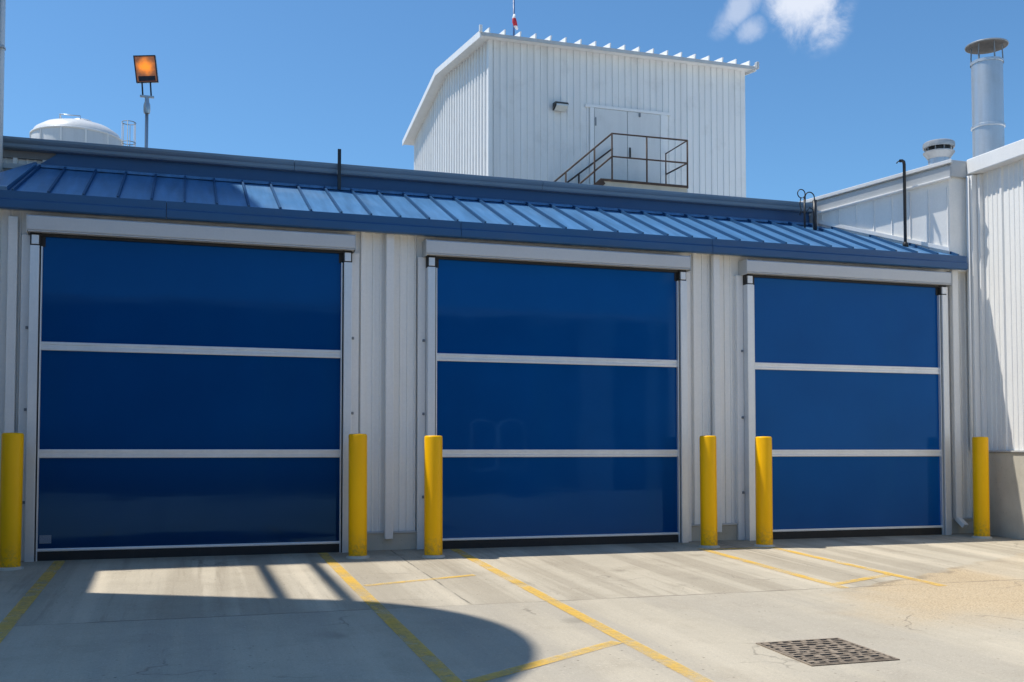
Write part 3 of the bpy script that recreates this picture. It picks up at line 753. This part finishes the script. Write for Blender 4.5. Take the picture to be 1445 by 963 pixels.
m = MB(); m.box(-.165, .165, .0, .075, -.205, .205); hd = head(m, 'lamp_head', painted('lamp_frame', (.35, .37, .38), .4), ft, .006)
m = MB()
for a in ((-.165,-.148,-.205,.205),(.148,.165,-.205,.205),(-.148,.148,-.205,-.188),(-.148,.148,.188,.205)): m.box(a[0], a[1], -.014, -.001, a[2], a[3])
head(m, 'frame', M['dark_plate'], hd)
m = MB(); m.box(-.147, .147, -.006, -.002, -.187, .187); head(m, 'lens', M['flood'], hd)
m = MB(); m.box(-.125, .13, -.012, -.0065, -.18, -.105); head(m, 'driver_plate', M['dark_plate'], hd)

# ------------------------------------------------------------------ bollards
def bollard_mesh():
    m = MB(); m.lathe([(0, -.06), (.094, -.06), (.094, 1.232), (.090, 1.246), (.080, 1.252), (0, 1.256)], (0, 0), 40)
    return m
BL = [(-1.515, -.50, .995, 'yellow bollard at the left edge of the photo, left of the darkest door'),
      (1.69, -.46, 1.0, 'yellow bollard at the right jamb of the leftmost door'),
      (2.448, -.575, .99, 'yellow bollard at the left jamb of the middle door'),
      (5.65, -.485, 1.0, 'yellow bollard in front of the wall strip right of the middle door'),
      (6.31, -.565, .995, 'yellow bollard overlapping the left edge of the rightmost door'),
      (9.472, -.415, 1.0, 'yellow bollard at the far right before the tan concrete base')]
proto = None
for x, y, s, lab in BL:
    if proto is None:
        o = bollard_mesh().build('bollard', M['yellow'], autosmooth=50); proto = o
        m = MB(); m.lathe([(.095, -.02), (.125, -.012), (.118, .012), (.096, .022)], (0, 0), 24)
        cap = m.build('base_grout', M['concrete_wall'], o, autosmooth=60)
    else:
        o = proto.copy(); C.objects.link(o); c2 = cap.copy(); C.objects.link(c2); c2.parent = o
    o.location = (x, y, gz(y)); o.scale = (1, 1, s); o.rotation_euler = (math.radians(random.uniform(-.4, .4)), math.radians(random.uniform(-.4, .4)), random.random()*6)
    tag(o, lab, 'bollard', 'yellow bollards guarding the doors')

# ------------------------------------------------------------------ drain grate
dx0, dx1, dy0, dy1 = 3.55, 4.13, -5.65, -5.06
dr = thing('drain_grate', 'square brown cast iron drain grate set in the concrete foreground', 'drain', (3.84, -5.35, gz(-5.35)))
def onslope(mb):
    for v in mb.bm.verts: v.co.z += gz(v.co.y)
    return mb
m = MB(); m.quad((dx0, dy0, .004), (dx1, dy0, .004), (dx1, dy1, .004), (dx0, dy1, .004)); onslope(m).build('pit', painted('pit_brown', (.035, .027, .020), .9, .4), dr)  # flat dark brown sheet seen between the bars
m = MB(); e = .018
m.box(dx0-e, dx1+e, dy0-e, dy0, -.02, .007); m.box(dx0-e, dx1+e, dy1, dy1+e, -.02, .007); m.box(dx0-e, dx0, dy0, dy1, -.02, .007); m.box(dx1, dx1+e, dy0, dy1, -.02, .007)
onslope(m).build('frame', M['iron'], dr)
m = MB(); n = 11
for i in range(n+1):
    y = dy0+i*(dy1-dy0)/n; m.box(dx0+.002, dx1-.002, max(dy0+.002, y-.010), min(dy1-.002, y+.010), .0045, .009+random.uniform(-.001, .002))
for i in range(n):
    y0 = dy0+i*(dy1-dy0)/n; x = dx0+random.uniform(.0, .06)
    while x < dx1-.03:
        w_ = random.uniform(.018, .05); m.box(max(x, dx0+.003), min(x+w_, dx1-.003), y0+.009, y0+(dy1-dy0)/n-.009, .0042, .0078+random.uniform(-.001, .001)); x += w_+random.uniform(.045, .085)
onslope(m).build('grid', M['iron'], dr)

# ------------------------------------------------------------------ just outside the frame: the silo and the block that throw the shadows
sl_ = thing('silo', 'tall flat topped silo standing just left of the view', 'silo', (-4.0, -2.44, 0))
m = MB(); m.lathe([(0, -.4), (1.7, -.4), (1.7, 10.0), (1.66, 10.0), (0, 10.12)], (-4.0, -2.44), 72); m.build('shell', M['tower_siding'], sl_, autosmooth=40)
lb = thing('left_block', 'taller plain white block adjoining the left end of the doors', 'building', (-8, 4, 0))
m = MB(); m.siding((-14, -.5), (-4.26, -.5), -.2, 8, (0, -1), .3); m.quad((-4.26, 12, -.2), (-4.26, -.5, -.2), (-4.26, -.5, 8), (-4.26, 12, 8)); m.build('wall', M['white_siding'], lb)
m = MB(); m.box(-14, -4.263, -.47, 12, 7.9, 8.0); m.build('roof', M['grey_trim'], lb)
MB().box(-6.2, -4.30, .85, 1.9, 8.001, 8.8).build('plant_box', M['grey_trim'], lb)
m = MB(); m.box(-12, -4.262, 2.05, 8, 8.001, 15); m.build('upper_storey', M['white_siding'], lb)
pr_ = thing('overhead_pipes', 'two steel pipes crossing from silo to roof left of the view', 'pipe', (-2.7, 1, 8.3))
for x, y0 in ((-2.95, -1.15), (-2.46, -1.80)):
    m = MB(); yy = 1.0 + (.14 if x > -2.7 else 0); m.tube([(x, y0, 8.3), (x, yy-.12, 8.3), (x-.03, yy-.03, 8.3), (x-.12, yy, 8.3), (-4.3, yy, 8.3)], .055, 12); m.build('pipe', M['steel'], pr_)

# the far side of the yard, behind the camera: it shows only as reflections in the glossy doors
ob = thing('opposite_shed', 'large dark metal shed facing the doors from across the yard', 'building', (-12, -26, -.5))
dk = painted('dark_cladding', (.05, .06, .075), .6, .2)
MB().box(-34, 5.6, -38, -26, -.5, 6.0).build('wall', dk, ob)
MB().box(-34.3, 5.9, -38.3, -25.7, 6.0, 6.25).build('roof', M['grey_trim'], ob)
op = thing('opposite_workshop', 'pale long workshop facing the doors from across the yard', 'building', (26, -26, -.5))
pc = painted('pale_cladding', (.10, .125, .16), .6, .1)
MB().box(7.4, 46, -38, -26, -.5, 6.0).build('wall', pc, op)
MB().box(7.2, 46.2, -38.2, -25.6, 6.0, 6.25).build('roof', M['white_trim'], op)
for x in (20.2, 27): MB().box(x, x+5, -25.99, -25.95, -.5, 3.9).build('doorway', dk, op)
for x, w_ in ((14.4, 1.3), (17.2, .5), (19.0, .9), (24.2, .7)): MB().box(x, x+w_, -25.985, -25.80, -.5, 5.99).build('pilaster', M['grey_trim'], op)
for x in (10.0, 11.12):
    m = MB(); m.tube([(x, -25.9, .45), (x, -25.9, 1.9)]+[(x+.52-.52*math.cos(math.radians(a)), -25.9, 1.9+.3*math.sin(math.radians(a))) for a in range(0, 181, 20)]+[(x+1.04, -25.9, .45)], .035, 8, closed=True); m.build('window_frame', M['white_trim'], op)

# ------------------------------------------------------------------ light
SUN = Vector((-.44, .19, 1)).normalized()
ld = bpy.data.lights.new('sun', 'SUN'); ld.energy = 5.0; ld.angle = math.radians(.53); ld.color = (1, .945, .85)
lo_ = bpy.data.objects.new('sun', ld); C.objects.link(lo_); lo_.rotation_euler = SUN.to_track_quat('Z', 'Y').to_euler()
W = bpy.data.worlds.new('World'); S.world = W; W.use_nodes = True
nt = W.node_tree; bg = nt.nodes['Background']
sky = N(nt, 'ShaderNodeTexSky', sky_type='NISHITA'); sky.sun_disc = False
sky.sun_elevation = math.asin(SUN.z); sky.sun_rotation = math.atan2(SUN.x, SUN.y)
sky.altitude = 300; sky.air_density = 1.0; sky.dust_density = .4; sky.ozone_density = 2.0
SKY = sky.outputs[0]
d = N(nt, 'ShaderNodeTexCoord').outputs['Generated']
def dotv(v):
    n = N(nt, 'ShaderNodeVectorMath', operation='DOT_PRODUCT'); link(nt, d, n.inputs[0]); n.inputs[1].default_value = v
    return n.outputs['Value']
def cloud(cdir, a, b, tilt, amt):
    c = Vector(cdir).normalized(); r = Vector((c.y, -c.x, 0)).normalized(); u = r.cross(c)
    ct, s_ = math.cos(tilt), math.sin(tilt); ax = r*ct+u*s_; ay = u*ct-r*s_
    U = math_n(nt, 'DIVIDE', dotv(tuple(ax)), a); V = math_n(nt, 'DIVIDE', dotv(tuple(ay)), b)
    rr = math_n(nt, 'SQRT', math_n(nt, 'ADD', math_n(nt, 'MULTIPLY', U, U), math_n(nt, 'MULTIPLY', V, V)))
    front = math_n(nt, 'GREATER_THAN', dotv(tuple(c)), 0)
    n1 = noise(nt, d, 30, 10, .64, dist=.35)
    v = math_n(nt, 'SUBTRACT', math_n(nt, 'ADD', math_n(nt, 'MULTIPLY', n1, 2.2), -.45), rr)
    return math_n(nt, 'MULTIPLY', math_n(nt, 'MULTIPLY', smooth(nt, v, -.75, .35), math_n(nt, 'MULTIPLY', smooth(nt, rr, 1.05, 1.45, 1, 0), amt)), front)
c1 = cloud((.5105, .7665, .398), .031, .042, .35, .92)
c2 = cloud((.4615, .7975, .390), .026, .012, .75, .5)
c3 = cloud((.4735, .7975, .373), .013, .010, .3, .45)
ca = math_n(nt, 'MAXIMUM', c1, math_n(nt, 'MAXIMUM', c2, c3))
cc = mixc(nt, 1, SKY, (.72, 1.09, 1.30), 'MULTIPLY')
ccol = mixc(nt, ca, cc, (6.9, 7.3, 8.2))
link(nt, ccol, bg.inputs[0]); bg.inputs[1].default_value = .122

# ------------------------------------------------------------------ camera
cd = bpy.data.cameras.new('camera'); cam = bpy.data.objects.new('camera', cd); C.objects.link(cam)
cam.location = (0, -11, 1.062); cam.rotation_euler = (PI/2+.04, 0, -.306)
cd.sensor_width = 36; cd.lens = 1462.961/1445*36; cd.shift_y = .06686
cd.clip_start = .05; cd.clip_end = 2000
S.camera = cam
S.view_settings.view_transform = 'Standard'; S.view_settings.look = 'None'; S.view_settings.exposure = 0; S.view_settings.gamma = 1
